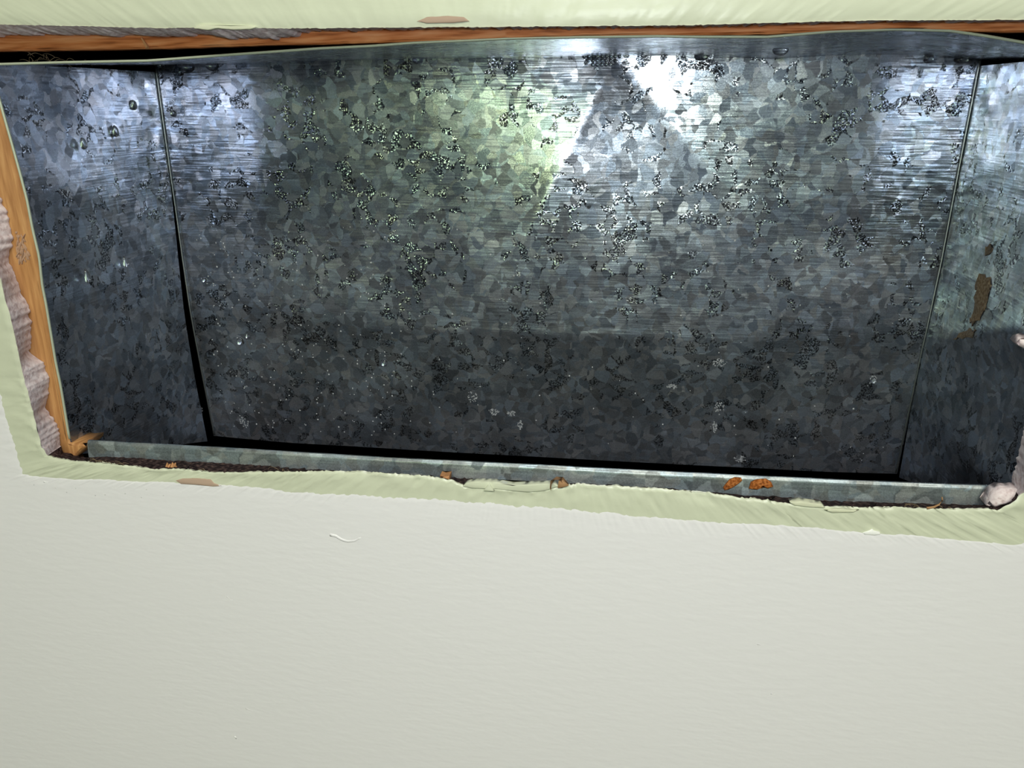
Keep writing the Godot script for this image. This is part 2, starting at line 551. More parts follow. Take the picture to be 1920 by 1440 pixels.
	for i in n:
		var q := c + Vector2.from_angle(turn[i]) * 0.01
		var e := ray_out(rim, c, q)
		var out := (e - c).normalized()
		edge.append(e + out * (wob(e.x, e.y, 320.0, 5.0) * 0.0009 + wob(e.x, e.y, 60.0, 6.0) * 0.0008))
		var t := ray_out(torn, c, q)
		inner.append(t + out * (wob(t.x, t.y, 420.0, 7.0) * 0.0012))
	# old sage paint, wavy and curling where the board is broken
	var st := start()
	var steps := [0.0, 0.06, 0.14, 0.24, 0.38, 0.55, 0.75, 1.0]
	var zs := []
	for k in steps.size():
		var row := PackedVector3Array()
		for i in n:
			var q := loop[i].lerp(edge[i], steps[k])
			var up := maxf(0.0, 1.0 - steps[k])
			var low := 1.0 if q.y < 0.03 else 0.35
			var z := FACE + low * (0.0011 * wob(q.x, q.y * 2.0, 55.0, 9.0) * up + 0.0004 * wob(q.x, q.y, 240.0, 10.0) * minf(1.0, up * 3.0)) - (0.0006 if k == 0 else 0.0)
			row.append(v3(q, z))
		zs.append(row)
	for k in steps.size() - 1:
		for i in n:
			var j := (i + 1) % n
			quad(st, zs[k][i], zs[k][j], zs[k + 1][j], zs[k + 1][i], Vector3.BACK)
	obj("green_paint", st, M.green, w).set_meta("label", "old sage green paint band with a ragged edge")
	# white paint: a thick coat that ends in a small ridge
	st = start()
	var out_rect := PackedVector2Array([Vector2(-1.6, 1.2), Vector2(1.6, 1.2), Vector2(1.6, -1.3), Vector2(-1.6, -1.3)])
	var rows := [PackedVector3Array(), PackedVector3Array(), PackedVector3Array(), PackedVector3Array(), PackedVector3Array(), PackedVector3Array()]
	for i in n:
		var q := edge[i]
		var out := (q - c).normalized()
		var lip := 0.00003 + 0.0001 * absf(wob(q.x, q.y, 300.0, 12.0)) * (1.8 if q.x < -0.1 else 1.0)
		rows[0].append(v3(q - out * 0.0009, FACE - 0.00015))
		rows[1].append(v3(q, FACE + lip))
		rows[2].append(v3(q + out * 0.0016, FACE + lip * 0.9 + 0.0003 * wob(q.x, q.y, 500.0, 13.0)))
		rows[3].append(v3(q + out * 0.006, FACE + 0.0002))
		rows[4].append(v3(q + out * 0.009, FACE + 0.0002))
		rows[5].append(v3(ray_out(out_rect, c, c + Vector2.from_angle(turn[i])), FACE + 0.0002))
	for k in 5:
		for i in n:
			var j := (i + 1) % n
			quad(st, rows[k][i], rows[k][j], rows[k + 1][j], rows[k + 1][i], Vector3.BACK)
	obj("white_paint", st, M.white, w).set_meta("label", "white wall paint, rolled on, below the sage band")
	# broken faces of the board
	var pink := start()
	var dark := start()
	for i in n:
		var j := (i + 1) % n
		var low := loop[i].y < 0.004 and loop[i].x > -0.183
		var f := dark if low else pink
		var a := v3(loop[i], FACE - 0.0004)
		var b := v3(loop[j], FACE - 0.0004)
		var back := 0.001 if low else (0.006 if loop[i].y > 0.14 and loop[i].x > -0.195 else 0.002)
		var d := v3(inner[i], back)
		var e2 := v3(inner[j], back)
		var hint := v3(c - loop[i], 0.02)
		var m1 := a.lerp(d, 0.5) + Vector3(0, 0, 0.0012 * wob(a.x, a.y, 300.0, 15.0))
		var m2 := b.lerp(e2, 0.5) + Vector3(0, 0, 0.0012 * wob(b.x, b.y, 300.0, 15.0))
		quad(f, a, b, m2, m1, hint)
		quad(f, m1, m2, e2, d, hint)
		if not low: quad(f, d, e2, v3(inner[j], 0.001), v3(inner[i], 0.001), v3(c - loop[i], 0.0))
	obj("broken_plaster_edge", pink, M.gypsum, w).set_meta("label", "broken pinkish plaster edge")
	obj("dark_plaster_edge", dark, M.dark_gypsum, w).set_meta("label", "dark plaster edge in the gap under the metal lip")
	# the board's hidden back
	st = start(false)
	for i in n:
		var j := (i + 1) % n
		quad(st, v3(inner[i], 0.001), v3(inner[j], 0.001), v3(ray_out(out_rect, c, loop[j]), 0.001), v3(ray_out(out_rect, c, loop[i]), 0.001), Vector3.FORWARD)
	obj("plaster_board", st, M.gypsum, w)
	# flaws in the paint
	var z := FACE
	for f in [
		["bare_patch", "brown patch where the paint is missing", M.bare, [-130.2, -10.2, -127.1, -9.1, -120.7, -8.7, -115.6, -8.8, -114.3, -10.4, -111.3, -11.3, -114.9, -11.8, -121.1, -11.5, -128.2, -11.5], 0.0006],
		["paint_flake", "white paint chip on the lower edge of the sage band", M.whiteflake, [128.1, -14.2, 130.1, -13.2, 131.1, -12.5, 131.7, -13.1, 133.7, -13.4, 133.9, -14.4, 132.1, -14.8, 128.9, -14.8], 0.0008],
		["paint_flake", "pale flake lifting off the sage paint edge", M.green, [-15.5, -5.1, -13.9, -3.5, -10.2, -2.6, -3.0, -2.4, 3.3, -3.3, 12.8, -2.2, 18.7, -1.6, 20.3, -2.6, 14.8, -4.9, 8.9, -5.7, 3.3, -5.7, -3.1, -5.2, -11.1, -5.5], 0.0014],
		["paint_flake", "loose curl of sage paint", M.green, [-7.5, -5.9, -5.4, -2.7, -3.5, -5.9], 0.0026],
		["paint_flake", "pale strip of broken paint", M.flake, [101.9, -3.6, 105.4, -2.9, 112.8, -3.7, 114.0, -4.9, 109.3, -5.0, 103.8, -4.7], 0.0016],
		["paint_flake", "thin pale ridge of paint", M.flake, [113.9, -5.9, 118.4, -5.2, 125.5, -5.1, 123.9, -6.1, 116.8, -6.8], 0.0012],
		["paint_flake", "loose strip of old paint at the upper edge", M.flake, [-99.2, 152.1, -97.8, 153.1, -94.2, 153.2, -87.4, 152.8, -80.3, 152.7, -78.2, 152.2, -80.4, 151.6, -85.8, 151.5, -91.1, 151.9, -94.8, 151.5], 0.0009],
		["bare_patch", "thin patch above the wooden header", M.bare, [-26.3, 153.2, -23.2, 154.4, -16.5, 154.6, -11.6, 154.2, -9.9, 153.0, -14.9, 152.6, -23.3, 152.6], 0.0004]]:
		var s := start()
		plate(s, resample(pts(f[3]), 0.0012), z - 0.002, z + f[4] * 0.6, 0.0002)
		obj(f[0], s, f[2], w).set_meta("label", f[1])
	for b in [[[-68.9, -29.7, -66.6, -30.2, -64.5, -31.5, -62.0, -32.3, -59.1, -31.6, -56.4, -30.2], 0.0009], [[-114.4, -119.1, -112.1, -119.9, -109.2, -119.9, -105.5, -119.8], 0.0005], [[-121.4, -135.4, -121.0, -136.2, -120.8, -136.8], 0.0008], [[-115.7, -62.1, -114.3, -63.5, -112.5, -63.8], 0.0005], [[96.8, -64.6, 98.4, -64.9, 99.9, -64.3], 0.0005], [[104.0, -86.9, 105.1, -87.3, 106.0, -86.5], 0.0005]]:
		var s := start()
		var line := PackedVector3Array()
		for q in resample(pts(b[0]), 0.001, false): line.append(v3(q, FACE - 0.35 * b[1]) + Vector3(0, 0.0003 * wob(q.x, q.y, 600.0, 19.0), 0))
		tube(s, line, b[1], b[1] * 0.7, 8)
		obj("paint_blister", s, M.white, w)
	var band := pts([-193.1, -15.2, -131.3, -17.1])
	for i in 12:   # crumbly ridges of paint under the corner of the band
		var a := band[0].lerp(band[1], i / 12.0) + Vector2(rng.randf_range(-0.002, 0.002), rng.randf_range(-0.003, 0.002))
		var s := start()
		var line := PackedVector3Array()
		for k in 9: line.append(v3(a, FACE - 0.0002) + Vector3(k * 0.0007, -k * 0.00006 + 0.0005 * wob(a.x + k * 0.0007, a.y, 700.0, 23.0), 0))
		tube(s, line, 0.00045, 0.0003, 8)
		obj("paint_blister", s, M.white, w)
	return loop

func wood() -> void:
	# header lath over the hole
	var line := pts([-177.3, 146.8, -157.2, 146.8, -137.4, 146.8, -127.6, 147.0, -112.2, 147.0, -83.9, 147.6, -61.8, 147.8, -43.7, 148.0, -25.9, 148.3, 1.8, 148.6, 25.5, 149.0, 58.3, 149.1, 80.7, 149.1, 99.4, 149.6, 120.8, 149.8, 128.3, 149.7, 135.9, 149.3, 153.7, 148.8])
	var h := base("wooden_header")
	tag(h, "reddish brown wooden lath along the top of the hole", "board")
	var o := PackedVector2Array([Vector2(-0.42, 0.19), Vector2(-0.42, line[0].y)])
	for q in resample(line, 0.0025, false): o.append(q + Vector2(0, 0.00025 * wob(q.x, q.y, 300.0, 21.0)))
	o.append_array(PackedVector2Array([Vector2(0.42, line[line.size() - 1].y), Vector2(0.42, 0.19)]))
	var st := start()
	plate(st, o, -0.006, 0.0008, 0.0006)
	obj("board", st, M.wood_header, h)
	# stud beside the duct
	var s := base("wooden_stud")
	tag(s, "tan wooden stud beside the duct, with a knot and a notched foot", "stud")
	var edge := pts([-181.9, 132.4, -181.5, 126.3, -180.6, 116.6, -179.7, 106.3, -179.2, 99.1, -179.0, 96.4, -179.1, 85.0, -178.7, 75.0, -179.8, 63.7, -179.8, 56.4, -180.3, 43.5, -180.7, 32.5, -180.6, 23.1, -181.0, 12.0, -181.4, 2.1, -181.0, -1.9, -177.8, -2.4, -173.4, -1.7, -174.2, -3.6, -176.5, -5.4, -178.3, -7.2, -180.0, -8.8, -182.6, -8.7, -184.8, -7.6])
	o = PackedVector2Array([Vector2(-0.24, -0.02), Vector2(-0.24, 0.1425), Vector2(-0.186, 0.1425)])
	for q in resample(edge, 0.002, false): o.append(q - Vector2(0.0009, 0))
	o.append(Vector2(-0.186, -0.02))
	st = start()
	plate(st, o, -0.011, 0.0008, 0.0009)
	obj("timber", st, M.wood_stud, s)
	st = start()
	var k := pts([-189.0, 77.1, -186.9, 80.1, -184.9, 82.2, -182.4, 82.8, -182.5, 80.2, -184.1, 77.2, -184.3, 74.2, -185.8, 71.7, -187.5, 73.1, -189.1, 74.7])
	var kc := Vector2.ZERO
	for q in k: kc += q / k.size()
	var at := v3(kc, 0.0008)
	for i in 46:
		var off := Vector3(rng.randfn(0.0, 0.0013), rng.randfn(0.0, 0.0028), 0)
		dome(st, at + off, Vector3.BACK, Vector3(rng.randf_range(-0.6, 0.9), 1, 0).normalized(), rng.randf_range(0.0006, 0.0022), rng.randf_range(0.0002, 0.0005), rng.randf_range(0.0002, 0.0009))
	obj("knot", st, M.knot, s).set_meta("label", "rough greyish knot")

# ---------------------------------------------------------------- the duct
var apex := Vector2.ZERO
var leg_a := 0.0
var leg_b := 0.0

func back_z(x: float, y: float) -> float:
	var d := Vector2(x, y) - apex
	var r := d.length()
	var z := 0.0
	if r > 1e-5 and d.y < 0.002:
		var t := atan2(d.x, -d.y)     # 0 straight down, positive to the right
		var fade := exp(-pow(r / 0.105, 2.0))
		if t < leg_a:
			var down := Vector2(sin(leg_a), -cos(leg_a))
			var on := maxf(0.0, d.dot(down))
			var off := absf(d.cross(down))
			z += on * RIDGE * exp(-pow(on / 0.105, 2.0)) * exp(-off / 0.06)
		elif t < leg_b: z += r * RIDGE * (1.0 - (t - leg_a) / (leg_b - leg_a)) * fade
	var low := BEND_Y - y
	if low > -0.008: z -= TILT_LOW * (low + 0.008) * (low + 0.008) / (absf(low + 0.008) + 0.008)
	z += 0.0004 * wob(x, y, 9.0, 31.0) + 0.0004 * exp(-pow(low / 0.0028, 2.0)) * exp(-pow((x - 0.01) / 0.09, 2.0))
	# both ends of the panel are bent back a little
	var e := maxf(x - 0.147, -0.133 - x)
	if e > -0.004: z -= (BENT if x > 0.0 else BENT * 1.25) * (e + 0.004) * (e + 0.004) / (absf(e + 0.004) + 0.004)
	return -DEPTH + z

const BENT := 0.07
const RIDGE := 0.17
const BEND_Y := 0.026
const TILT_LOW := 0.08

func duct() -> void:
	var d := base("sheet_metal_duct")
	tag(d, "galvanized sheet metal duct box with mottled zinc finish inside the wall hole", "duct")
	apex = pts([33.9, 147.7])[0]
	var pa := pts([-8.8, 62.0])[0] - apex
	var pb := pts([56.9, 122.2])[0] - apex
	leg_a = atan2(pa.x, -pa.y)
	leg_b = atan2(pb.x, -pb.y)
	var back_top := pts([-185.7, 145.7, -177.1, 145.9, -146.9, 146.1, -126.6, 146.4, -96.6, 147.0, -51.8, 147.3, -10.7, 147.6, 21.3, 147.8, 34.8, 148.1, 65.8, 147.8, 96.2, 146.2, 113.1, 147.0, 129.8, 147.7, 150.5, 147.5, 169.0, 146.4, 179.9, 145.3, 195.5, 144.2])
	var front_top := pts([-179.6, 142.2, -155.1, 142.6, -123.4, 142.9, -100.1, 144.2, -84.8, 145.0, -62.5, 146.2, -44.2, 146.8, -29.9, 147.6, -12.2, 148.1, 1.6, 148.6, 25.4, 148.7, 48.7, 148.7, 58.5, 148.4, 81.0, 148.1, 99.8, 149.4, 118.2, 149.8, 133.5, 149.2, 144.2, 147.6, 155.0, 145.7])
	front_top.append(Vector2(0.186, 0.142))
	var left_front := swapped(pts([-181.2, -1.9, -181.4, 2.1, -181.0, 12.0, -180.6, 23.1, -180.7, 32.5, -180.3, 43.5, -179.8, 56.4, -179.8, 63.7, -178.7, 75.0, -179.1, 85.0, -179.0, 96.4, -179.2, 99.1, -179.7, 106.3, -180.6, 116.6, -181.5, 126.3, -182.0, 132.0]))
	left_front.append(Vector2(0.145, left_front[left_front.size() - 1].y))
	var left_back := swapped(pts([-176.3, -43.5, -177.3, 58.3, -177.1, 145.9]))
	var right_back := swapped(pts([177.4, -41.7, 177.5, 25.1, 178.9, 63.9, 179.3, 106.5, 179.9, 145.3]))

	# back panel
	var st := start()
	var ys := span(-0.042, 0.1455, 120)
	ys.append(0.2)
	sheet(st, func(u, v):
		var y: float = minf(v, along(back_top, u) + 0.0012) if v > 0.19 else minf(v, along(back_top, u) + 0.0003)
		var xl := along(left_back, y) - 0.0004
		var xr := along(right_back, y) + 0.0004
		var x := lerpf(xl, xr, (u + 0.178) / 0.356)
		return Vector3(x, y, back_z(x, y)), span(-0.178, 0.178, 200), ys, Vector3(0, 0, -0.0007))
	var back := obj("back_panel", st, M.zinc, d)
	# side panels
	st = start()
	ys = span(0.0, 0.143, 60)
	sheet(st, func(u, vv):
		var v := lower_edge(u, vv)
		var f := along(left_front, v)
		var b := along(left_back, v)
		if v < 0.0: f = along(left_front, 0.0)
		var t: float = u
		return Vector3(lerpf(-0.1795, b, t) + (f + 0.1795) * (1.0 - smoothstep(0.16, 0.7, t)) + 0.0008 * sin(PI * t) * wob(t * 0.09, v, 14.0, 41.0) - HEM * smoothstep(0.80, 0.86, t) * (1.0 - smoothstep(0.97, 1.0, t)) * clampf((0.13 - v) / 0.1, 0.15, 1.0), v, (back_z(b, v) + 0.0075 * smoothstep(0.13, -0.02, v)) * t), span(0.0, 1.0, 60), ys, Vector3(-0.0007, 0, 0))
	obj("side_panel", st, M.zinc, d).set_meta("label", "side panel beside the wooden stud")
	st = start()
	var crease := pts([-94.5, 26.5, -60.2, 38.8, -33.9, 47.8, -11.6, 55.0])
	sheet(st, func(u, vv):
		var v := lower_edge(u, vv)
		var b := along(right_back, v)
		var t: float = u
		var z := -DEPTH * t
		var cy := lerpf(along(crease, 0.0), along(crease, -DEPTH), t)
		cy = along(crease, z)
		var x := lerpf(0.181, b, t)
		var over: float = v - cy
		# pushed out along a crease that starts at the back corner, and a second fold below it
		x -= (1.0 - t) * 0.006 * (exp(-over / 0.022) if over > 0.0 else maxf(0.0, 1.0 + over / 0.014))
		x -= (1.0 - t) * 0.003 * exp(-pow((over + 0.030 + 0.03 * (1.0 - t)) / 0.010, 2.0))
		x += 0.001 * sin(PI * t) * wob(t * 0.09, v, 16.0, 43.0)
		return Vector3(x, v, z - 0.0035 * pow(t, 6.0)), span(0.0, 1.0, 60), ys, Vector3(0.0007, 0, 0))
	var right := obj("side_panel", st, M.zinc, d)
	right.set_meta("label", "dented side panel with rust streaks")
	# top panel, bowed
	st = start()
	sheet(st, func(u, v):
		var t: float = v
		var yf := along(front_top, u)
		var yb := along(back_top, u)
		return Vector3(u, lerpf(yf, yb, t) + 0.0006 * sin(PI * t) * wob(u, t * 0.09, 20.0, 45.0), -DEPTH * t), span(-0.186, 0.186, 180), span(0.0, 1.0, 20), Vector3(0, 0.0007, 0))
	obj("top_panel", st, M.zinc, d)
	# front lip
	var lip_top := pts([-182.3, -1.2, -173.2, -1.0, -154.0, -1.1, -135.5, -1.0, -101.6, -1.1, -75.1, -1.2, -49.1, -1.5, -21.5, -1.2, 1.3, -1.0, 29.8, -1.0, 59.6, -0.8, 96.2, -0.6, 126.1, -0.2, 153.5, 0.2, 171.3, 0.7, 181.9, 0.8])
	var lip_low := pts([-182.7, -6.6, -172.0, -6.7, -154.3, -6.3, -135.8, -6.7, -115.2, -6.4, -101.8, -6.8, -75.2, -7.5, -53.4, -7.3, -21.5, -7.4, 1.5, -7.7, 30.0, -7.0, 59.9, -7.5, 75.5, -7.2, 96.7, -6.9, 119.4, -7.3, 145.1, -6.4, 170.3, -5.6, 182.7, -5.6])
	st = start()
	sheet(st, func(u, v):
		var top := along(lip_top, u)
		var low := along(lip_low, u)
		var y: float = lerpf(low, top, v) if v >= 0.0 else low + v
		var z: float = 0.0007 if v < 0.0 else 0.0007 - 0.0007 * v - 0.0006 * smoothstep(0.85, 1.0, v)
		return Vector3(u, y, z + 0.0003 * wob(u, y, 30.0, 47.0)), span(-0.1745, 0.177, 140), PackedFloat32Array([-0.35, -0.02, -0.002, 0.0, 0.1, 0.25, 0.5, 0.75, 0.85, 0.9, 0.95, 1.0]), Vector3(0, 0, -0.0008))
	var lip := obj("front_lip", st, M.zinc_dull, d)
	lip.set_meta("label", "dull front lip along the bottom of the hole")
	for r in [[80.4, -5.1, 81.4, -3.3, 82.4, -1.7, 84.2, -0.7, 86.5, -0.8, 87.0, -1.8, 85.6, -3.4, 83.8, -4.9, 82.4, -5.8, 80.9, -6.2], [89.6, -4.9, 90.1, -2.3, 91.9, -1.1, 95.3, -0.6, 97.3, -1.8, 98.2, -3.5, 96.4, -4.5, 94.5, -3.7, 92.7, -5.2, 90.8, -5.1]]:
		st = start()
		plate(st, resample(pts(r), 0.0008), 0.0006, 0.0014, 0.0004)
		obj("rust_patch", st, M.rust, lip).set_meta("label", "orange rust patch")
	# folded corner seams
	for side in [left_back, right_back]:
		st = start()
		var line := PackedVector3Array()
		for y in span(-0.041, 0.145, 60):
			var x := along(side, y)
			line.append(Vector3(x - signf(x) * 0.0005, y, back_z(x, y) + 0.0006))
		tube(st, line, 0.0004, 0.0004, 8)
		obj("corner_seam", st, M.seam, d)
	# raw cut edges of the sheets, with the light they catch painted on as a pale tone
	st = start()
	var cut := PackedVector3Array()
	for y in span(0.0, 0.143, 60): cut.append(Vector3(along(left_front, y) - 0.0001, y, 0.0006))
	tube(st, cut, 0.0005, 0.0005, 8)
	obj("cut_edge", st, M.edge, d)
	st = start()
	cut = PackedVector3Array()
	for x in span(-0.186, 0.186, 120): cut.append(Vector3(x, along(front_top, x) + 0.0003, 0.0003))
	tube(st, cut, 0.00045, 0.00045, 8)
	obj("cut_edge", st, M.edge, d)
	# rust and mineral stains
	for r in [[-55.4, 75.4, -51.4, 77.3, -48.9, 76.1, -51.1, 74.5, -54.4, 74.3], [-55.8, 63.4, -51.8, 65.7, -43.7, 64.9, -42.9, 58.9, -44.2, 52.3, -49.1, 46.8, -52.2, 46.8, -50.4, 54.0, -54.5, 58.3], [-62.4, 37.5, -54.0, 42.8, -43.5, 45.7, -50.7, 41.5]]:
		st = start()
		var o := resample(pts(r), 0.0012)
		for i in o.size():
			o[i] += Vector2(wob(o[i].x, o[i].y, 500.0, 51.0), wob(o[i].x, o[i].y, 500.0, 52.0)) * 0.0032
		var t := Geometry2D.triangulate_polygon(o)
		for i in range(0, t.size(), 3):
			var q := []
			for k in 3:
				q.append(right_face(o[t[i + k]], right_back, crease) + Vector3(-0.0003, 0, 0))
			tri(st, q[0], q[1], q[2], Vector3.LEFT)
		for i in o.size():
			var a := right_face(o[i], right_back, crease)
			var b := right_face(o[(i + 1) % o.size()], right_back, crease)
			quad(st, a, b, b + Vector3(-0.0003, 0, 0), a + Vector3(-0.0003, 0, 0), Vector3.UP)
		obj("rust_streak", st, M.rust_dark, right).set_meta("label", "brown rust streak")
	for s in [[[-156.7, -31.7], 2.6, 3.4], [[-181.4, -26.9], 1.1, 2.4], [[89.8, -9.8], 2.4, 3.6], [[88.1, -20.4], 1.6, 3.0], [[-31.1, -9.2], 2.6, 3.2], [[-20.4, -17.3], 2.8, 1.8], [[-11.5, -17.7], 2.2, 1.4], [[-7.2, -23.8], 1.2, 2.6], [[158.2, 7.4], 1.6, 2.2], [[102.2, -37.2], 3.0, 1.8], [[66.4, 0.6], 2.4, 1.2], [[87.8, 13.8], 3.2, 2.2]]:
		var c := pts(s[0])[0]
		st = start()
		for i in 40:
			var a := rng.randf() * TAU
			var r := sqrt(rng.randf())
			var p := c + Vector2(cos(a) * s[1], sin(a) * s[2]) * r * 0.001
			dome(st, Vector3(p.x, p.y, back_z(p.x, p.y)), Vector3.BACK, Vector3.UP, rng.randf_range(0.00015, 0.0005), rng.randf_range(0.00015, 0.0004), 0.00012)
		tag(obj("mineral_stain", st, M.mineral, back), "whitish crusty stain", "", "", "stuff")

func right_face(q: Vector2, right_back: PackedVector2Array, crease: PackedVector2Array) -> Vector3:
	var t := clampf(-q.x / DEPTH, 0.0, 1.0)
	var over := q.y - along(crease, q.x)
	var x := lerpf(0.181, along(right_back, q.y), t)
	x -= (1.0 - t) * 0.006 * (exp(-over / 0.022) if over > 0.0 else maxf(0.0, 1.0 + over / 0.014))
	x -= (1.0 - t) * 0.003 * exp(-pow((over + 0.030 + 0.03 * (1.0 - t)) / 0.010, 2.0))
	x += 0.001 * sin(PI * t) * wob(t * 0.09, q.y, 16.0, 43.0)
	return Vector3(x, q.y, q.x - 0.0035 * pow(t, 6.0))

# the box is cut off below, leaving a dark strip: its sides run from the front lip down to the back panel's lower edge
func lower_edge(t: float, v: float) -> float:
	return lerpf(lerpf(-0.0075, -0.042, t), v, clampf(v / 0.03, 0.0, 1.0)) if v < 0.03 else v

const HEM := 0.0003

# ---------------------------------------------------------------- drops of water and specks
func water() -> void:
	var n := Vector3(0, -0.35, 1).normalized()
	for w in [
		[[-173.5, 145.6], 1.9, 0.9, "small flat water drop at the duct's top corner by the left seam"],
		[[-159.9, 144.8], 3.0, 2.2, "round water drop hanging in the top corner, first of the pair near the left seam"],
		[[-147.8, 145.2], 3.0, 2.2, "round water drop hanging in the top corner, second of the pair near the left seam"],
		[[-51.8, 147.1], 2.6, 1.9, "dark water drop in the top corner above the greenish bright patch"],
		[[69.1, 147.4], 3.0, 1.7, "dark water drop in the top corner right of the bright glare"],
		[[172.2, 145.3], 3.0, 1.3, "flat water drop in the top corner by the right seam"],
		[[159.4, 145.8], 2.0, 1.8, "clear round water drop near the duct's right top corner"]]:
		var c := pts(w[0])[0]
		var st := start()
		dome(st, Vector3(c.x, c.y, back_z(c.x, c.y) + 0.0003), n, Vector3.RIGHT, w[1] * 0.001, w[2] * 0.001, 0.0016)
		tag(obj("water_drop", st, M.water), w[3], "drop")
	for w in [
		[[-171.0, 124.8], 1.5, 1.5, "round water drop on the back panel just right of the left seam"],
		[[-164.1, 142.4], 1.3, 1.3, "tiny round water drop on the back panel below the top corner pair"],
		[[-151.0, 14.9], 2.1, 2.1, "large milky drop, lower of the pair on the shaded back panel"],
		[[-146.6, 18.1], 1.2, 1.4, "small milky drop touching the large one on the shaded back panel"],
		[[-75.4, 7.1], 1.8, 1.9, "lone round drop in the dark lower middle of the back panel"],
		[[-166.2, 46.0], 1.2, 1.2, "small bright drop beside the left seam at mid height"],
		[[158.2, 7.4], 1.5, 1.7, "pale drop on the back panel near the right seam"]]:
		var c := pts(w[0])[0]
		var st := start()
		dome(st, Vector3(c.x, c.y, back_z(c.x, c.y) + 0.0002), Vector3.BACK, Vector3.UP, w[2] * 0.001, w[1] * 0.001, 0.0011, 0.3)
		tag(obj("water_drop", st, M.water), w[3], "drop")
	for w in [
		[[-74.1, 128.7], 1.6, 2.2, "water drop high on the stud side panel nearest the seam"],
		[[-57.4, 118.2], 1.7, 2.4, "round water drop in the bright glare on the stud side panel"],
		[[-34.7, 114.2], 1.7, 2.4, "oval water drop at the lower end of the side panel's glare"],
		[[-22.4, 62.8], 1.4, 3.0, "long water drop running down the dark side panel"],
		[[-49.5, 63.7], 1.4, 2.6, "glinting water drop in the middle of the dark side panel"]]:
		var q := pts(w[0])[0]
		var st := start()
		dome(st, Vector3(-0.1775, q.y, q.x), Vector3.RIGHT, Vector3.UP, w[2] * 0.001, w[1] * 0.001, 0.0016, 0.4)
		tag(obj("water_drop", st, M.water), w[3], "drop")
	# the drop that hangs from the top panel
	var q := pts([105.1, 148.3])[0]
	var st := start()
	dome(st, Vector3(0.0945, 0.1478, -0.055), Vector3.DOWN, Vector3.RIGHT, 0.003, 0.0024, 0.0022)
	tag(obj("water_drop", st, M.water), "clear water drop hanging from the top panel", "drop")
	# tight rows of clear beads that imitate the flash reflected in the top corner
	var c := pts([27.7, 147.7])[0]
	var bead := start()
	dome(bead, Vector3.ZERO, n, Vector3.RIGHT, 0.00085, 0.0008, 0.0009)
	var first: MeshInstance3D = null
	for row in 3:
		for k in 9 - row * 2:
			var at := Vector2(c.x - 0.0074 + row * 0.00185 + k * 0.00185, c.y - row * 0.0016)
			var o: MeshInstance3D
			if first == null:
				first = obj("glint_bead", bead, M.water)
				o = first
			else:
				o = first.duplicate()
				o.name = "glint_bead"
				add_child(o, true)
			o.position = Vector3(at.x, at.y, back_z(at.x, at.y) + 0.0002)
			tag(o, "%s bead from the left, %s row of tiny clear beads imitating the flash reflection" % [["first", "second", "third", "fourth", "fifth", "sixth", "seventh", "eighth", "ninth"][k], ["upper", "middle", "lowest"][row]], "drop", "rows of beads imitating the flash reflection at the top corner")
	# fine specks
	st = start()
	for i in 420:
		var p := Vector2(rng.randf_range(-0.17, 0.17), rng.randf_range(-0.035, 0.1))
		if rng.randf() < 0.55: p = Vector2(rng.randf_range(-0.168, -0.06), rng.randf_range(-0.035, 0.075))
		dome(st, Vector3(p.x, p.y, back_z(p.x, p.y)), Vector3.BACK, Vector3.UP, rng.randf_range(0.0001, 0.0005), rng.randf_range(0.0001, 0.00045), 0.0002)
	tag(obj("pale_specks", st, M.speck, get_node("sheet_metal_duct/back_panel")), "fine pale specks spattered over the back panel", "", "", "stuff")

# ---------------------------------------------------------------- bits along the broken edge
func curl(c: Vector3, r: float, turns: float, reach: Vector3, n := 14) -> PackedVector3Array:
	var o := PackedVector3Array()
	for i in n + 1:
		var t := float(i) / n
		var a := TAU * turns * t
		o.append(c + Vector3(cos(a) * r, sin(a) * r, 0.3 * r * sin(a * 1.7)) + reach * t)
	return o

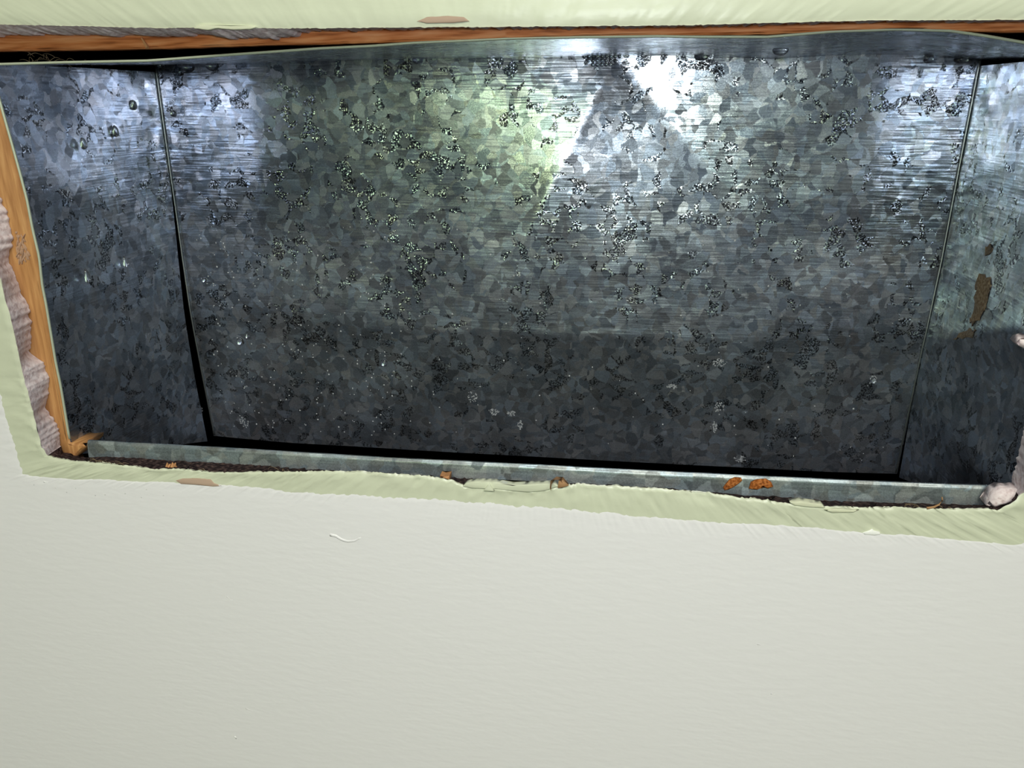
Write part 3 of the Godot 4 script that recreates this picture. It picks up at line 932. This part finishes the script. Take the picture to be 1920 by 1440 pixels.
func debris() -> void:
	var st := start()
	plate(st, resample(pts([168.8, -3.0, 169.7, -1.3, 170.0, 0.8, 170.9, 2.3, 172.3, 3.4, 174.5, 3.3, 177.4, 3.7, 181.4, 3.4, 181.6, 1.3, 179.5, -0.2, 177.6, -1.2, 174.7, -2.4, 171.8, -3.7]), 0.0012), 0.002, 0.0085, 0.0014)
	tag(obj("plaster_chunk", st, M.gypsum), "pinkish white lump of broken plaster at the right end of the metal lip", "plaster")
	st = start()
	plate(st, resample(pts([166.6, 56.3, 167.3, 57.6, 169.7, 58.4, 171.1, 54.9, 169.2, 54.5, 167.8, 55.1]), 0.001), 0.004, 0.0095, 0.001)
	tag(obj("plaster_chip", st, M.gypsum), "pale plaster chip jutting in at the right border, above the dented side panel", "plaster")
	# splinter across the header
	var a := pts([-124.3, 150.3, -122.1, 147.1])
	st = start(false)
	tube(st, PackedVector3Array([v3(a[0], 0.0012), v3(a[0].lerp(a[1], 0.5), 0.0016), v3(a[1], 0.0022)]), 0.0003, 0.0007, 5)
	tag(obj("wood_splinter", st, M.chip), "short pale splinter sticking out of the wooden lath", "splinter")
	# paper curl
	st = start()
	var p := pts([22.6, -2.7, 20.6, 0.7, 19.0, 1.2, 17.9, 0.1, 17.9, -1.7])
	var q := pts([23.7, -3.2, 21.6, 0.2, 19.3, 0.9, 17.3, -0.1, 17.2, -2.1])
	for i in p.size() - 1:
		var lift := 0.0015 * i
		quad(st, v3(p[i], 0.0125 + lift), v3(p[i + 1], 0.014 + lift), v3(q[i + 1], 0.011 + lift), v3(q[i], 0.0095 + lift), Vector3.BACK)
		quad(st, v3(p[i], 0.0121 + lift), v3(p[i + 1], 0.0136 + lift), v3(q[i + 1], 0.0106 + lift), v3(q[i], 0.0091 + lift), Vector3.FORWARD)
	plate(st, pts([19.9, -3.1, 20.2, -0.4, 21.8, -0.1, 23.8, -1.9, 21.4, -3.0]), 0.0115, 0.0132)
	tag(obj("paper_curl", st, M.paper), "brown curl of torn paper standing on the sage edge below the metal lip", "paper")
	# orange wood chip
	st = start(false)
	plate(st, pts([-25.1, -3.5, -23.6, -3.9, -21.4, -3.3, -21.6, -5.7, -23.3, -6.5, -24.7, -5.7]), 0.004, 0.0085, 0.0006)
	tag(obj("wood_chip", st, M.chip), "orange wood chip wedged in the gap under the metal lip", "chip")
	# brown crumb with fibres
	st = start(false)
	var c := pts([-133.2, -5.6])[0]
	for i in 7:
		var b := Vector3(c.x + rng.randf_range(-0.002, 0.0022), c.y - 0.0005, 0.009)
		tube(st, PackedVector3Array([b, b + Vector3(rng.randf_range(-0.0008, 0.0008), rng.randf_range(0.0006, 0.0022), rng.randf_range(-0.001, 0.001))]), 0.0009, 0.0002, 5)
	tag(obj("brown_crumb", st, M.chip), "small peaked brown crumb in the gap near the stud's foot", "crumb")
	for f in [
		[[-157.1, -4.7], 0.010, 14, "grey brown lint along the gap next to the stud's foot"],
		[[-111.3, -6.6], 0.012, 12, "thin lint on the sage edge left of the wood chip"],
		[[-80.5, -4.2], 0.012, 10, "sparse lint on the sage edge below the metal lip's middle left"],
		[[149.3, -3.6], 0.012, 12, "tan fibres caught on the lip near the plaster lump"]]:
		c = pts(f[0])[0]
		st = start()
		for i in f[2]:
			var o := Vector3(c.x + rng.randf_range(-f[1], f[1]), 0, 0.0105)
			o.y = c.y - 0.0005 - 0.055 * (o.x - c.x) + rng.randf_range(-0.0008, 0.0006)
			tube(st, curl(o, rng.randf_range(0.0004, 0.0012), rng.randf_range(0.3, 0.9), Vector3(rng.randf_range(-0.003, 0.003), rng.randf_range(-0.0002, 0.001), rng.randf_range(0, 0.001))), 0.00014, 0.00006, 5)
		tag(obj("lint_tuft", st, M.fluff), f[3], "lint", "", "stuff")
	# a bent fibre
	st = start()
	var line := PackedVector3Array()
	for s in resample(pts([148.0, -3.4, 150.2, -2.8, 151.8, -1.7, 152.6, 0.0, 152.2, 1.2]), 0.001, false): line.append(v3(s, 0.0115))
	tube(st, line, 0.0005, 0.0002, 6)
	tag(obj("bent_fibre", st, M.paper), "bent tan fibre curling up in front of the metal lip", "fibre")
	# cobweb fluff at the top
	st = start()
	for i in 16:
		var o := v3(pts([-172.9, 144.6])[0], -0.004) + Vector3(rng.randf_range(-0.006, 0.016), rng.randf_range(-0.002, 0.0012), rng.randf_range(-0.01, 0.0))
		tube(st, curl(o, rng.randf_range(0.0006, 0.0016), rng.randf_range(0.3, 0.8), Vector3(rng.randf_range(-0.004, 0.008), rng.randf_range(-0.001, 0.001), 0)), 0.00015, 0.00006, 5)
	tag(obj("dust_fluff", st, M.fluff), "grey dusty fluff in the gap under the lath by the stud", "lint", "", "stuff")
